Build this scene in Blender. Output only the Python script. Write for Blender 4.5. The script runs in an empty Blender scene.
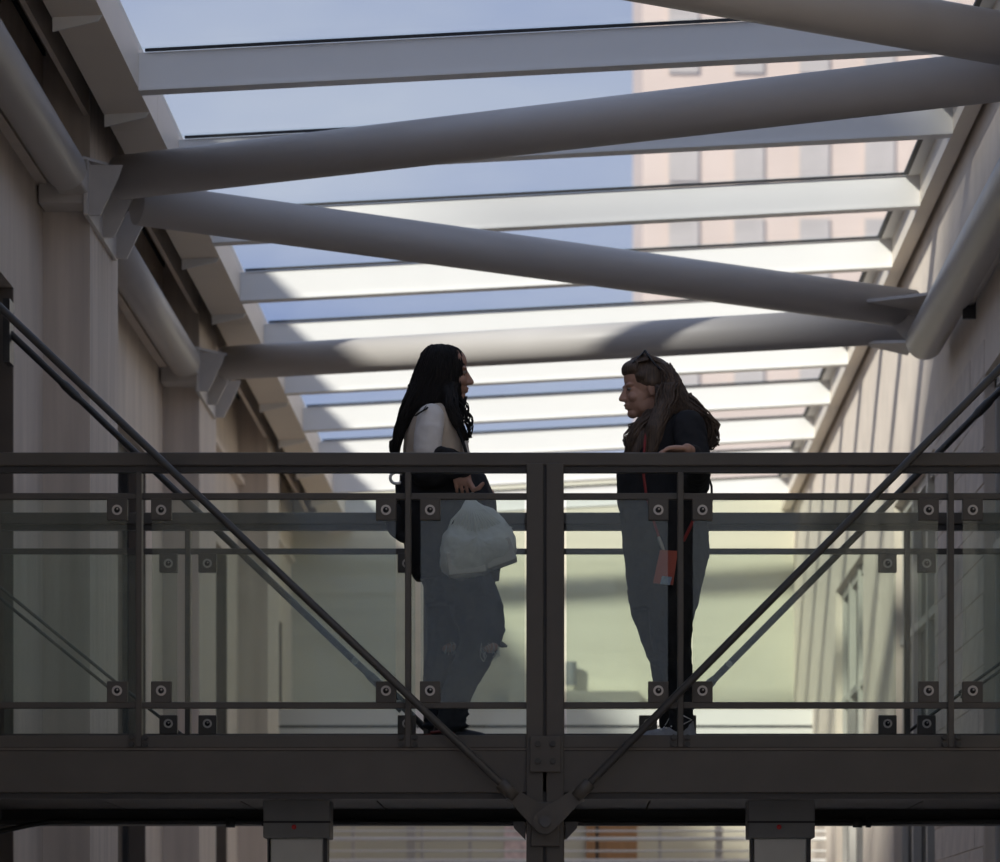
import bpy, bmesh, math, random
from mathutils import Vector, Matrix, Quaternion
random.seed(7)
scn = bpy.context.scene
COL = scn.collection
R = math.radians
# ------------------------------------------------------------------ camera
F = 3730.0            # focal length in pixels (1000 px wide frame)
CX, CY = 568.0, 980.0 # vanishing point of the alley: level shift-lens view
cam = bpy.data.cameras.new('camera')
cam.sensor_fit = 'HORIZONTAL'; cam.sensor_width = 36.0
cam.lens = F / 1000.0 * 36.0
cam.shift_x = (500.0 - CX) / 1000.0
cam.shift_y = (CY - 431.0) / 1000.0
cam.dof.use_dof = True; cam.dof.focus_distance = 15.0; cam.dof.aperture_fstop = 4.5
cam.clip_end = 500
camo = bpy.data.objects.new('camera', cam); COL.objects.link(camo)
camo.location = (0, 0, 0); camo.rotation_euler = (R(90), 0, 0)
scn.camera = camo
# ------------------------------------------------------------------ sky, sun, exposure
w = bpy.data.worlds.new('sky'); scn.world = w; w.use_nodes = True
nt = w.node_tree; nt.nodes.clear()
def wn(t, **k):
    n = nt.nodes.new(t)
    for a, b in k.items(): setattr(n, a, b)
    return n
tc = wn('ShaderNodeTexCoord'); mp = wn('ShaderNodeMapping'); mp.inputs['Scale'].default_value = (3, 3, 9)
nz = wn('ShaderNodeTexNoise'); nz.inputs['Scale'].default_value = 1.6; nz.inputs['Detail'].default_value = 5
rp = wn('ShaderNodeValToRGB')
rp.color_ramp.elements[0].position = .38; rp.color_ramp.elements[0].color = (.30, .38, .64, 1)
rp.color_ramp.elements[1].position = .72; rp.color_ramp.elements[1].color = (.60, .65, .78, 1)
bg = wn('ShaderNodeBackground'); bg.inputs['Strength'].default_value = .82
wo = wn('ShaderNodeOutputWorld')
nt.links.new(tc.outputs['Generated'], mp.inputs['Vector']); nt.links.new(mp.outputs[0], nz.inputs['Vector'])
nt.links.new(nz.outputs[0], rp.inputs[0]); nt.links.new(rp.outputs[0], bg.inputs['Color']); nt.links.new(bg.outputs[0], wo.inputs[0])
SUN_DIR = Vector((1.1, 1.5, -1.0)).normalized()
sl = bpy.data.lights.new('sun', 'SUN'); sl.energy = 4.5; sl.angle = R(5.0); sl.color = (1, .95, .86)
so = bpy.data.objects.new('sun', sl); COL.objects.link(so)
so.rotation_euler = SUN_DIR.to_track_quat('-Z', 'Y').to_euler(); so.location = (-20, -40, 40)
vs = scn.view_settings
vs.view_transform = 'Standard'; vs.look = 'None'; vs.gamma = 1; vs.use_curve_mapping = False; vs.exposure = 0.16

# ------------------------------------------------------------------ helpers
def P(x, y, D): return Vector(((x - CX) * D / F, D, (CY - y) * D / F))
MATS = {}
def mat(name, col, rough=.6, metal=0, var=.08, scale=8, stretch=(1, 1, 1), bump=0, spec=.5, ramp=None):
    if name in MATS: return MATS[name]
    m = bpy.data.materials.new(name); m.use_nodes = True; t = m.node_tree
    b = t.nodes['Principled BSDF']
    b.inputs['Roughness'].default_value = rough; b.inputs['Metallic'].default_value = metal
    b.inputs['Specular IOR Level'].default_value = spec
    c = t.nodes.new('ShaderNodeTexCoord'); mp = t.nodes.new('ShaderNodeMapping'); mp.inputs['Scale'].default_value = stretch
    n = t.nodes.new('ShaderNodeTexNoise'); n.inputs['Scale'].default_value = scale; n.inputs['Detail'].default_value = 6
    r = t.nodes.new('ShaderNodeValToRGB')
    c0 = tuple(max(0, v * (1 - var)) for v in col) + (1,); c1 = tuple(min(1, v * (1 + var)) for v in col) + (1,)
    r.color_ramp.elements[0].position = .3; r.color_ramp.elements[1].position = .7
    r.color_ramp.elements[0].color = c0; r.color_ramp.elements[1].color = c1
    t.links.new(c.outputs['Object'], mp.inputs[0]); t.links.new(mp.outputs[0], n.inputs['Vector'])
    t.links.new(n.outputs[0], r.inputs[0]); t.links.new(r.outputs[0], b.inputs['Base Color'])
    if bump:
        bu = t.nodes.new('ShaderNodeBump'); bu.inputs['Strength'].default_value = bump; bu.inputs['Distance'].default_value = .01
        t.links.new(n.outputs[0], bu.inputs['Height']); t.links.new(bu.outputs[0], b.inputs['Normal'])
    MATS[name] = m; return m
def glass(name, tint, gloss=.07, veil=.0, veilcol=(.7, .75, .7)):
    m = bpy.data.materials.new(name); m.use_nodes = True; t = m.node_tree; t.nodes.clear()
    o = t.nodes.new('ShaderNodeOutputMaterial'); tr = t.nodes.new('ShaderNodeBsdfTransparent'); tr.inputs[0].default_value = tint + (1,)
    gl = t.nodes.new('ShaderNodeBsdfGlossy'); gl.inputs['Roughness'].default_value = .03
    mx = t.nodes.new('ShaderNodeMixShader')
    mx.inputs[0].default_value = gloss; t.links.new(tr.outputs[0], mx.inputs[1]); t.links.new(gl.outputs[0], mx.inputs[2])
    last = mx
    if veil:  # pale diffuse veil; on the railing panes it stands in for reflections
        df = t.nodes.new('ShaderNodeBsdfDiffuse'); df.inputs[0].default_value = veilcol + (1,)
        n = t.nodes.new('ShaderNodeTexNoise'); n.inputs['Scale'].default_value = 3; n.inputs['Detail'].default_value = 4
        mr = t.nodes.new('ShaderNodeMapRange'); mr.inputs[3].default_value = veil * .8; mr.inputs[4].default_value = veil * 1.2
        m2 = t.nodes.new('ShaderNodeMixShader')
        t.links.new(n.outputs[0], mr.inputs[0]); t.links.new(mr.outputs[0], m2.inputs[0])
        t.links.new(mx.outputs[0], m2.inputs[1]); t.links.new(df.outputs[0], m2.inputs[2]); last = m2
    t.links.new(last.outputs[0], o.inputs[0]); MATS[name] = m; return m

def empty(name, loc, label=None, cat=None, group=None, kind=None):
    o = bpy.data.objects.new(name, None); COL.objects.link(o); o.location = loc; o.empty_display_size = .1
    return tag(o, label, cat, group, kind)
def tag(o, label=None, cat=None, group=None, kind=None):
    if label: o['label'] = label
    if cat: o['category'] = cat
    if group: o['group'] = group
    if kind: o['kind'] = kind
    return o
def wloc(o):
    v = Vector((0, 0, 0))
    while o: v += o.location; o = o.parent
    return v
def obj(name, bm, m, parent=None, smooth=False, origin=None):
    """links a bmesh given in world coordinates as one mesh object"""
    org = Vector(origin) if origin is not None else (Vector((0, 0, 0)))
    if origin is None:
        if bm.verts:
            xs = [v.co for v in bm.verts]
            org = Vector(((min(v.x for v in xs) + max(v.x for v in xs)) / 2, (min(v.y for v in xs) + max(v.y for v in xs)) / 2, min(v.z for v in xs)))
    bmesh.ops.translate(bm, verts=bm.verts, vec=-org)
    bmesh.ops.recalc_face_normals(bm, faces=bm.faces)
    me = bpy.data.meshes.new(name); bm.to_mesh(me); bm.free()
    if smooth:
        for p in me.polygons: p.use_smooth = True
    o = bpy.data.objects.new(name, me); COL.objects.link(o)
    if isinstance(m, str): m = MATS[m]
    me.materials.append(m)
    if parent: o.parent = parent; o.location = org - wloc(parent)
    else: o.location = org
    return o
def B(): return bmesh.new()
def box(bm, x0, x1, y0, y1, z0, z1, bev=0):
    g = bmesh.ops.create_cube(bm, size=1)
    vs_ = g['verts']
    for v in vs_:
        v.co = Vector(((x0 + x1) / 2 + v.co.x * (x1 - x0), (y0 + y1) / 2 + v.co.y * (y1 - y0), (z0 + z1) / 2 + v.co.z * (z1 - z0)))
    if bev:
        es = list({e for v in vs_ for e in v.link_edges})
        bmesh.ops.bevel(bm, geom=es, offset=bev, segments=2, affect='EDGES', profile=.5)
    return bm
def bxo(name, x0, x1, y0, y1, z0, z1, m, parent=None, bev=0):
    return obj(name, box(B(), x0, x1, y0, y1, z0, z1, bev), m, parent)
def limb(bm, pts, radii, n=12, caps=True, flat=1.0):
    pts = [Vector(p) for p in pts]
    if isinstance(radii, (int, float)): radii = [radii] * len(pts)
    tans = []
    for i in range(len(pts)):
        a = pts[max(0, i - 1)]; b = pts[min(len(pts) - 1, i + 1)]
        tans.append((b - a).normalized())
    up = Vector((0, 1, 0)) if abs(tans[0].y) < .9 else Vector((1, 0, 0))
    nrm = (up - tans[0] * up.dot(tans[0])).normalized()
    seq = []
    if caps:
        for k in (80, 55, 28): seq.append((pts[0] - tans[0] * radii[0] * math.sin(R(k)), tans[0], radii[0] * math.cos(R(k))))
    for p, t, r in zip(pts, tans, radii): seq.append((p, t, r))
    if caps:
        for k in (28, 55, 80): seq.append((pts[-1] + tans[-1] * radii[-1] * math.sin(R(k)), tans[-1], radii[-1] * math.cos(R(k))))
    rings = []
    for p, t, r in seq:
        nrm = (nrm - t * nrm.dot(t)).normalized(); bi = t.cross(nrm)
        rings.append([bm.verts.new(p + nrm * (r * flat * math.cos(2 * math.pi * k / n)) + bi * (r * math.sin(2 * math.pi * k / n))) for k in range(n)])
    for a, b in zip(rings, rings[1:]):
        for k in range(n): bm.faces.new((a[k], a[(k + 1) % n], b[(k + 1) % n], b[k]))
    bm.faces.new(rings[0][::-1]); bm.faces.new(rings[-1])
    return bm
def tube(bm, a, b, r, n=24, caps=False): return limb(bm, [a, b], r, n, caps)
def ell(bm, c, r, rot=None, seg=16):
    M = Matrix.Translation(Vector(c)) @ (rot.to_4x4() if rot else Matrix.Identity(4)) @ Matrix.Diagonal((r[0], r[1], r[2], 1))
    bmesh.ops.create_uvsphere(bm, u_segments=seg, v_segments=max(8, seg * 2 // 3), radius=1, matrix=M)
    return bm
def loft(bm, rings, n=28, power=2.0):
    """rings: (centre Vector, rx, ry) horizontal superellipses"""
    vr = []
    for c, rx, ry in rings:
        row = []
        for k in range(n):
            a = 2 * math.pi * k / n; ca, sa = math.cos(a), math.sin(a)
            row.append(bm.verts.new(c + Vector((rx * math.copysign(abs(ca) ** (2 / power), ca), ry * math.copysign(abs(sa) ** (2 / power), sa), 0))))
        vr.append(row)
    for a, b in zip(vr, vr[1:]):
        for k in range(n): bm.faces.new((a[k], a[(k + 1) % n], b[(k + 1) % n], b[k]))
    bm.faces.new(vr[0]); bm.faces.new(vr[-1][::-1])
    return bm
def prism(bm, poly, axis, t):
    """poly: list of world points (planar), extruded by vector axis*t centred"""
    a = Vector(axis).normalized() * (t / 2)
    A = [bm.verts.new(Vector(p) - a) for p in poly]; C = [bm.verts.new(Vector(p) + a) for p in poly]
    bm.faces.new(A[::-1]); bm.faces.new(C); n = len(poly)
    for i in range(n): bm.faces.new((A[i], A[(i + 1) % n], C[(i + 1) % n], C[i]))
    return bm
def organic(name, bm, m, parent=None, voxel=.008, it=6, origin=None, disp=None, sub=False):
    """welds overlapping closed shapes to one continuous skin: voxel remesh + smoothing, baked"""
    o = obj(name, bm, m, parent, origin=origin)
    md = o.modifiers.new('r', 'REMESH'); md.mode = 'VOXEL'; md.voxel_size = voxel; md.use_smooth_shade = True
    if it:
        ms = o.modifiers.new('s', 'SMOOTH'); ms.factor = .5; ms.iterations = it
    if disp:
        for k, (size, strength) in enumerate(disp):
            tx = bpy.data.textures.new(name + '_folds%d' % k, 'CLOUDS'); tx.noise_scale = size; tx.noise_depth = 1
            d = o.modifiers.new('d%d' % k, 'DISPLACE'); d.texture = tx; d.strength = strength; d.mid_level = .5
    dg = bpy.context.evaluated_depsgraph_get(); dg.update()
    me = bpy.data.meshes.new_from_object(o.evaluated_get(dg)); me.name = name
    o.modifiers.clear(); old = o.data; o.data = me; bpy.data.meshes.remove(old)
    for p in me.polygons: p.use_smooth = True
    if not me.materials: me.materials.append(MATS[m] if isinstance(m, str) else m)
    return o

# ------------------------------------------------------------------ materials
mat('plaster_left', (.70, .61, .52), .85, var=.10, scale=3, stretch=(2, 2, .35), bump=.25)
mat('plaster_pilaster', (.66, .575, .495), .85, var=.12, scale=5, stretch=(3, 3, .15), bump=.25)
mat('plaster_right', (.76, .66, .56), .85, var=.06, scale=4, bump=.12)
mat('block', (.70, .61, .53), .85, var=.10, scale=6, bump=.3)
mat('mortar', (.40, .36, .33), .9, var=.1, scale=20)
mat('endwall', (.64, .61, .49), .8, var=.05, scale=2, stretch=(.3, 1, 8), bump=.05)
mat('floor', (.72, .66, .58), .6, var=.1, scale=3)
mat('white_paint', (.78, .765, .735), .45, var=.02, scale=2)
mat('beam_edge', (.78, .69, .58), .5, var=.03, scale=2)
mat('tube_paint', (.48, .45, .425), .42, var=.03, scale=3)
mat('gusset_paint', (.58, .54, .50), .5, var=.05, scale=10)
mat('gasket', (.02, .02, .022), .6)
mat('bridge_paint', (.078, .068, .055), .5, var=.08, scale=6)
mat('bridge_dark', (.036, .033, .029), .5, var=.1, scale=6)  # darker bridge paint; also carries shade under handrail and girder
mat('rod', (.055, .053, .05), .35, metal=.2, var=.08)
mat('steel', (.50, .46, .41), .45, metal=.6, var=.05)
mat('rubber', (.012, .012, .012), .5)
mat('deck', (.10, .095, .09), .7, var=.1)
mat('glint_brown', (.20, .165, .135), .6, var=.1)
mat('frame_light', (.55, .52, .47), .55, var=.05)
mat('frame_dark', (.03, .03, .032), .5)
mat('pane_dark', (.022, .022, .024), .35, var=.2, scale=1.5, spec=.2)
mat('panel_brown', (.13, .105, .085), .6, var=.15, scale=3)
mat('door_wood', (.38, .21, .10), .55, var=.12, scale=4, stretch=(6, 6, .5))
mat('peach', (.60, .48, .41), .8, var=.06, scale=.6)
mat('peach_window', (.45, .40, .37), .5, var=.15, scale=.8)  # kept close to the facade tone; distance haze is put into the colour
mat('far_masonry', (.55, .51, .46), .9, var=.1, scale=.5)
mat('poster', (.80, .60, .58), .5, var=.35, scale=14)
mat('box_grey', (.20, .205, .20), .5, var=.05)
mat('box_pale', (.62, .62, .56), .35, var=.05)
mat('red_dot', (.6, .03, .03), .4)
glass('roof_glass', (.96, .98, .985), .02, .012, (.85, .9, .88))
glass('rail_glass', (.92, .95, .92), .025, .06, (.66, .70, .60))
# ================================================================== THE SETTING
FZ = -1.6                       # ground level of the alley
D0, D1 = -4.0, 33.8             # alley from behind the viewer to its end wall
XL, XP, XR = -2.50, -2.276, 2.045
BAY = 5.26
tag(bxo('floor', XL - .3, XR + .3, D0, D1 + .3, FZ - .2, FZ, 'floor'), kind='structure')
def wall_with_openings(name, m, xa, xb, opens, ztop):
    """opens: list of (y0, y1, z0, z1)"""
    bm = B(); y = D0
    for (a, b, z0, z1) in sorted(opens):
        if a > y: box(bm, xa, xb, y, a, FZ, ztop)
        if z0 > FZ: box(bm, xa, xb, a, b, FZ, z0)
        box(bm, xa, xb, a, b, z1, ztop); y = b
    box(bm, xa, xb, y, D1, FZ, ztop)
    o = obj(name, bm, m); return tag(o, kind='structure')
WT = 3.12                       # window heads
lw = [(15.68 + BAY * k - 1.15, 15.68 + BAY * k + 1.15, -.6, WT) for k in range(-1, 4)]
rw = [(18.30 - 2.65 + 5.1 * k, 18.30 + 5.1 * k, .2, 2.97) for k in range(-1, 3)]
wall_left = wall_with_openings('wall_left', 'plaster_left', XL - .3, XL, lw, 4.55)
wall_right = wall_with_openings('wall_right', 'plaster_right', XR, XR + .3, rw, 4.62)
for k in range(-3, 4):
    f = 17.76 + BAY * k
    if f < D1 - 1.2: bxo('pilaster', XL, XP, f, f + 1.1, FZ, 4.55, 'plaster_pilaster', wall_left)
    a, b = f + 1.1, min(f + BAY, D1)
    if a < D1:
        bxo('frieze_strip', XP - .03, XP - .005, a, b, 4.115, 4.30, 'plaster_right', wall_left)
        bxo('joint_strip', XL, XL + .012, a, b, 4.40, 4.425, 'gasket', wall_left)
        bxo('ledge_strip', XL, XL + .05, a, b, 3.745, 3.79, 'plaster_right', wall_left)
# windows, left wall: dark upper light, brown lower panel, frame
def left_window(n, a, b, z0, z1):
    e = empty('window_%d' % n, (XL - .15, (a + b) / 2, z0), kind='structure')
    x0, x1 = XL - .18, XL - .10; t = .07
    for (p, q, r_, s) in ((a, a + t, z0, z1), (b - t, b, z0, z1), (a, b, z1 - t, z1), (a, b, z0, z0 + t), (a, b, 2.70, 2.78)):
        bxo('window_frame', x0, x1, p, q, r_, s, 'panel_brown' if s < 3 else 'frame_dark', e)
    bxo('pane', x0 + .03, x0 + .045, a + t, b - t, 2.78, z1 - t, 'pane_dark', e)
    bxo('panel', x0 + .03, x0 + .05, a + t, b - t, z0 + t, 2.70, 'panel_brown', e)
    bxo('reveal', XL - .10, XL - .002, b - .02, b, z0, z1, 'panel_brown', e)
def right_window(n, a, b, z0, z1):
    e = empty('window_%d' % n, (XR + .15, (a + b) / 2, z0), kind='structure')
    x0, x1 = XR + .05, XR + .12; t = .07
    for (p, q) in ((a, a + t), (b - t, b)): bxo('window_frame', x0, x1, p, q, z0, z1, 'frame_light', e)
    bxo('window_frame', x0, x1, a, b, z1 - t, z1, 'frame_light', e); bxo('sill', XR - .04, x1, a, b, z0, z0 + t, 'frame_light', e)
    bxo('transom', x0 - .01, x1, a, b, 2.09, 2.14, 'frame_light', e)
    for u in (1, 2):
        c = a + (b - a) * u / 3
        bxo('mullion', x0 - .015, x1, c - .05, c + .05, z0, z1, 'frame_light', e)
    for u in range(3):
        p, q = a + (b - a) * u / 3, a + (b - a) * (u + 1) / 3
        for (r_, s) in ((z0 + t, 2.09), (2.14, z1 - t)):
            bxo('pane', x0 + .035, x0 + .05, p + .05, q - .05, r_, s, 'pane_dark', e)
n = 1
for (a, b, z0, z1) in lw: left_window(n, a, b, z0, z1); n += 1
for (a, b, z0, z1) in rw: right_window(n, a, b, z0, z1); n += 1
# block courses of the pier right of the near bridge (told apart in the picture)
pa, pb = 18.30 + .01, 18.30 + 5.1 - 2.65 - .01
me_full = None
ch, cl = .178, .405
def block_mesh(l):
    bm = B(); box(bm, -.012, .012, -l / 2 + .003, l / 2 - .003, -ch / 2 + .003, ch / 2 - .003, .003)
    me = bpy.data.meshes.new('block'); bm.to_mesh(me); bm.free(); me.materials.append(MATS['block']); return me
meshes = {}
rows = int((3.15 - .3) / ch)
for r_ in range(rows):
    z = .3 + ch * (r_ + .5); y = pa - (cl / 2 if r_ % 2 else 0)
    while y < pb - .02:
        a, b = max(y, pa), min(y + cl, pb); y += cl
        l = round(b - a, 3)
        if l < .03: continue
        if l not in meshes: meshes[l] = block_mesh(l)
        o = bpy.data.objects.new('block', meshes[l]); COL.objects.link(o); o.parent = wall_right
        o.location = Vector((XR + .006 + random.uniform(-.002, .002), (a + b) / 2, z)) - wloc(wall_right)
# end wall, door, canopy
wall_back = tag(bxo('wall_back', XL - .3, XR + .3, D1, D1 + .3, FZ, 4.55, 'endwall'), kind='structure')
dd = empty('door_1', P(612, 980, D1) + Vector((0, 0, FZ)), kind='structure')
p0, p1 = P(586, 822, D1 - .03), P(637, 700, D1 - .03)
bxo('door_leaf', p0.x, p0.x + .085, D1 - .05, D1 - .002, FZ, 1.95, 'door_wood', dd)
bxo('door_leaf', p0.x + .115, p1.x, D1 - .05, D1 - .002, FZ, 1.95, 'door_wood', dd)
bxo('door_gap', p0.x + .085, p0.x + .115, D1 - .03, D1 - .002, FZ, 1.95, 'frame_dark', dd)
q0, q1 = P(508, 704, D1 - .3), P(640, 691, D1 - .3)
tag(bxo('door_canopy', q0.x, q1.x, D1 - .32, D1, q0.z, q1.z, 'endwall'), 'cream flat canopy slab over the brown door on the end wall', 'canopy')
lp = P(571, 683, D1 - .12)
wl = empty('wall_lamp', lp, 'small grey cylinder lamp on the cream end wall above the canopy', 'lamp')
bm = B(); tube(bm, lp + Vector((0, 0, -.02)), lp + Vector((0, 0, .19)), .052, 20); obj('lamp_body', bm, 'box_grey', wl)
bxo('bracket', lp.x - .02, lp.x + .02, lp.y + .04, D1, lp.z + .06, lp.z + .11, 'box_grey', wl)
pp = P(516, 850, D1 - .02)
tag(bxo('poster', pp.x - .105, pp.x + .11, D1 - .02, D1, pp.z - .3, pp.z + .32, 'poster'), 'pink and white poster on the end wall left of the brown door', 'poster')
# upper gallery slab and lower gallery railing before the end wall
gd = 31.2
g0, g1 = P(0, 734, gd).z, P(0, 709, gd).z
ga = empty('gallery_edge', (0, gd, g0), 'white edge beam of a gallery in front of the end wall', 'gallery')
bxo('fascia', XL, XR, gd, gd + .10, g0 + .075, g1, 'white_paint', ga)
bxo('groove', XL, XR, gd + .03, gd + .10, g0 + .05, g0 + .075, 'gasket', ga)
bxo('lower_flange', XL, XR, gd - .02, gd + .10, g0 - .15, g0 + .05, 'white_paint', ga)
rl = empty('gallery_railing', (0, 29.6, P(0, 862, 29.6).z - .95), 'white railing of thin bars below the footbridge, far behind', 'railing')
for y, th in ((831, .007), (839, .015), (851, .008), (861, .017)):
    z = P(0, y, 29.6).z; bm = B(); tube(bm, (XL, 29.6, z), (XR, 29.6, z), th, 12); obj('bar', bm, 'white_paint', rl)
for x, th in ((353, .014), (411, .035), (422, .012), (719, .03), (470, .014), (660, .012)):
    X = P(x, 0, 29.6).x; bxo('post', X - th, X + th, 29.61, 29.65, -.1, P(0, 826, 29.6).z, 'frame_light', rl)
# ------------------------------------------------------------------ glazed roof
RS = .052                                   # fall of the roof across the alley
def rz(x, z=4.16): return z + RS * x
ceil = empty('ceiling', (0, 15, 4.2), kind='structure')
XA, XB = -1.954, 1.932
def slab(name, x0, x1, y0, y1, dz0, dz1, m):
    """box following the fall of the roof"""
    bm = B(); vs_ = []
    for y in (y0, y1):
        for (x, d) in ((x0, dz0), (x1, dz0), (x1, dz1), (x0, dz1)): vs_.append(bm.verts.new((x, y, rz(x, d))))
    a = vs_
    for f in ((0, 1, 2, 3), (7, 6, 5, 4), (0, 4, 5, 1), (1, 5, 6, 2), (2, 6, 7, 3), (3, 7, 4, 0)): bm.faces.new([a[i] for i in f])
    return obj(name, bm, m, ceil)
PITCH = 1.753; B1 = 16.98
ys = [B1 + PITCH * k for k in range(-11, 10)]
for i, y in enumerate(ys):
    slab('beam', XA, XB, y, y + .075, 4.16, 4.322, 'white_paint')
    slab('beam_lip', XA, XB, y - .012, y + .09, 4.148, 4.16, 'white_paint')
    slab('gasket', XA + .03, XB - .06, y - .016, y - .001, 4.324, 4.337, 'gasket')
    if i < len(ys) - 1:
        slab('pane', XA - .02, XB - .07, y + .012, ys[i + 1] + .008, 4.338, 4.352, 'roof_glass')
        slab('gasket', XB - .09, XB - .065, y + .09, ys[i + 1] - .02, 4.320, 4.337, 'gasket')
        slab('cap_strip', XB - .07, XB, y - .03, ys[i + 1] - .03, 4.322, 4.375, 'white_paint')
seg = [ys[0]] + [B1 + PITCH * (k + .45) for k in range(-9, 10, 3)] + [D1]
for a, b in zip(seg, seg[1:]):
    slab('edge_beam', XA - .215, XA, a + .003, b - .003, 4.157, 4.375, 'beam_edge')
    slab('edge_beam', XB, XB + .085, a + .003, b - .003, 4.157, 4.40, 'beam_edge')
bxo('edge_cap', XB + .0, XR + .3, ys[0], D1, 4.56, 4.60, 'beam_edge', ceil)
bxo('edge_fascia', XB + .01, XB + .05, ys[0], D1, 4.47, 4.56, 'beam_edge', ceil)
bxo('edge_cap', XL - .3, XA - .22, ys[0], D1, 4.555, 4.58, 'beam_edge', ceil)
bxo('edge_fascia', XA - .245, XA - .22, ys[0], D1, 4.20, 4.555, 'beam_edge', ceil)
bxo('edge_seal', XA - .25, XA - .215, ys[0], D1, 4.11, 4.20, 'gasket', ceil)
for y in ys:                                     # fins under the left edge beam
    if y < 12: continue
    yy = y + .45
    bm = B(); zb = rz(XA - .1, 4.157)
    prism(bm, [(XA - .212, yy, rz(XA - .212, 4.157)), (XA - .004, yy, rz(XA, 4.157)), (XA - .02, yy, zb - .02), (XA - .212, yy, zb - .065)], (0, 1, 0), .012)
    obj('fin', bm, 'white_paint', ceil)
# ------------------------------------------------------------------ tubular truss under the roof
tr = empty('tube_truss', (XP, 17.8, 3.75), 'grey painted zigzag tube truss with gusset nodes under the glass roof', 'truss')
TR = .104
def trp(name, a, b, r=TR, m='tube_paint', n=40):
    bm = B(); tube(bm, a, b, r, n); o = obj(name, bm, m, tr, smooth=False)
    for p in o.data.polygons: p.use_smooth = len(p.vertices) == 4
    return o
ZL = 3.75; XTL = -2.325
trp('wall_tube', (XTL, -3, ZL), (XTL, 17.25, ZL), .097); trp('wall_tube', (XTL, 18.87, ZL), (XTL, 22.6, ZL), .097)
XTR, ZTR = 1.915, 3.43
trp('wall_tube', (XTR, -3, ZTR), (XTR, 20.02, ZTR), .102)
t1a = P(121, 177.5, 17.72); t1b = P(1040, 71, 15.15); trp('cross_tube', t1a, t1b)
t2a = P(137, 203.5, 18.1); t2b = P(912, 309, 20.15); trp('cross_tube', t2a, t2b)
t3a = P(226, 363, 23.15); t3b = P(912, 324, 20.45); trp('cross_tube', t3a, t3b)
t0a = P(-58, -150, 12.55); t0b = P(1050, 47, 15.0); trp('cross_tube', t0a, t0b)
def plate(pts, t=.016, m='gusset_paint', name='gusset'):
    pts = [Vector(p) for p in pts]; nrm = (pts[1] - pts[0]).cross(pts[2] - pts[0])
    bm = B(); prism(bm, pts, nrm, t); return obj(name, bm, m, tr)
def node_left(y, z):
    """welded node on a pilaster corner: bearing block, side plate, horizontal leaf and three tapered ribs"""
    x = XP; o = bxo
    o('bearing_block', XL + .01, x + .02, y - .22, y - .005, z - .10, z + .0, 'gusset_paint', tr, .004)
    o('side_plate', x, x + .022, y - .25, y + .89, z - .16, z + .10, 'gusset_paint', tr, .003)
    o('saddle', XTL - .07, x + .02, y - .52, y - .20, z - .06, z + .05, 'gusset_paint', tr, .01)
    zz = z + .105
    plate([(x, y - .26, zz), (x + .22, y + .08, zz), (x + .20, y + .5, zz), (x, y + .89, zz)], .014, name='leaf')
    for dy in (-.2, .33, .86):
        yy = y + dy
        plate([(x + .02, yy, z + .08), (x + .18, yy, z + .08), (x + .16, yy, z + .02), (x + .075, yy, z - .155), (x + .02, yy, z - .155)], .018, name='rib')
    for u in range(2):
        bm = B(); tube(bm, (x + .02, y + .95 - u * .9, z - .06), (x + .055, y + .95 - u * .9, z - .06), .018, 10); obj('bolt', bm, 'gusset_paint', tr)
node_left(17.76, 3.755); node_left(23.02, 3.755)
plate([(1.50, 20.0, 3.63), (1.915, 19.55, 3.60), (1.93, 20.3, 3.60)], .016, name='leaf')
plate([(1.60, 20.65, 3.53), (1.88, 20.2, 3.46), (1.88, 20.62, 3.46)], .016, name='leaf')
plate([(1.70, 20.14, 3.60), (1.88, 20.0, 3.56), (1.88, 20.0, 3.40), (1.80, 20.06, 3.46)], .016, name='rib')
wp = empty('wall_pipe', (XR - .05, 15, 3.36), 'thinner grey pipe along the right wall behind the end of the truss tube', 'pipe')
bm = B(); tube(bm, (XR - .042, 4, 3.40), (XR - .042, 18.6, 3.40), .036, 24); obj('pipe', bm, 'tube_paint', wp, smooth=True)
bxo('bracket', XR - .075, XR - .01, 18.60, 18.63, 3.30, 3.46, 'frame_dark', wp)
# ------------------------------------------------------------------ building beyond, and an added block that shades the roof
bd = empty('peach_building', (8, 100, FZ), 'tall peach building with grey windows seen through the glass roof', 'building')
bxo('facade', 2.0, 22, 100, 115, FZ, 44, 'peach', bd)
bm = B(); box(bm, -.4, .4, -.06, .06, 0, 1.9); wm = bpy.data.meshes.new('window'); bm.to_mesh(wm); bm.free(); wm.materials.append(MATS['peach_window'])
for j in range(4):
    for i in range(5):
        o = bpy.data.objects.new('window', wm); COL.objects.link(o); o.parent = bd
        o.location = Vector((3.1 + 1.75 * i, 99.97, 15.6 + 2.9 * j)) - bd.location
ub = empty('sun_blocker', (-4.5, 9.2, 4.60), 'unseen block added above the left building to shade the near glass roof', 'building')
bxo('facade', -6.5, -3.5, 6.3, 12.5, 4.70, 9.3, 'far_masonry', ub)  # added out of view to keep sun off the near roof and bridge
bxo('blocker_cap', -6.55, -3.45, 6.25, 12.5, 9.3, 9.45, 'far_masonry', ub)
bxo('roof_slab', -7.5, XL - .25, -12, 33.8, 4.60, 4.70, 'far_masonry', ub)
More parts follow.
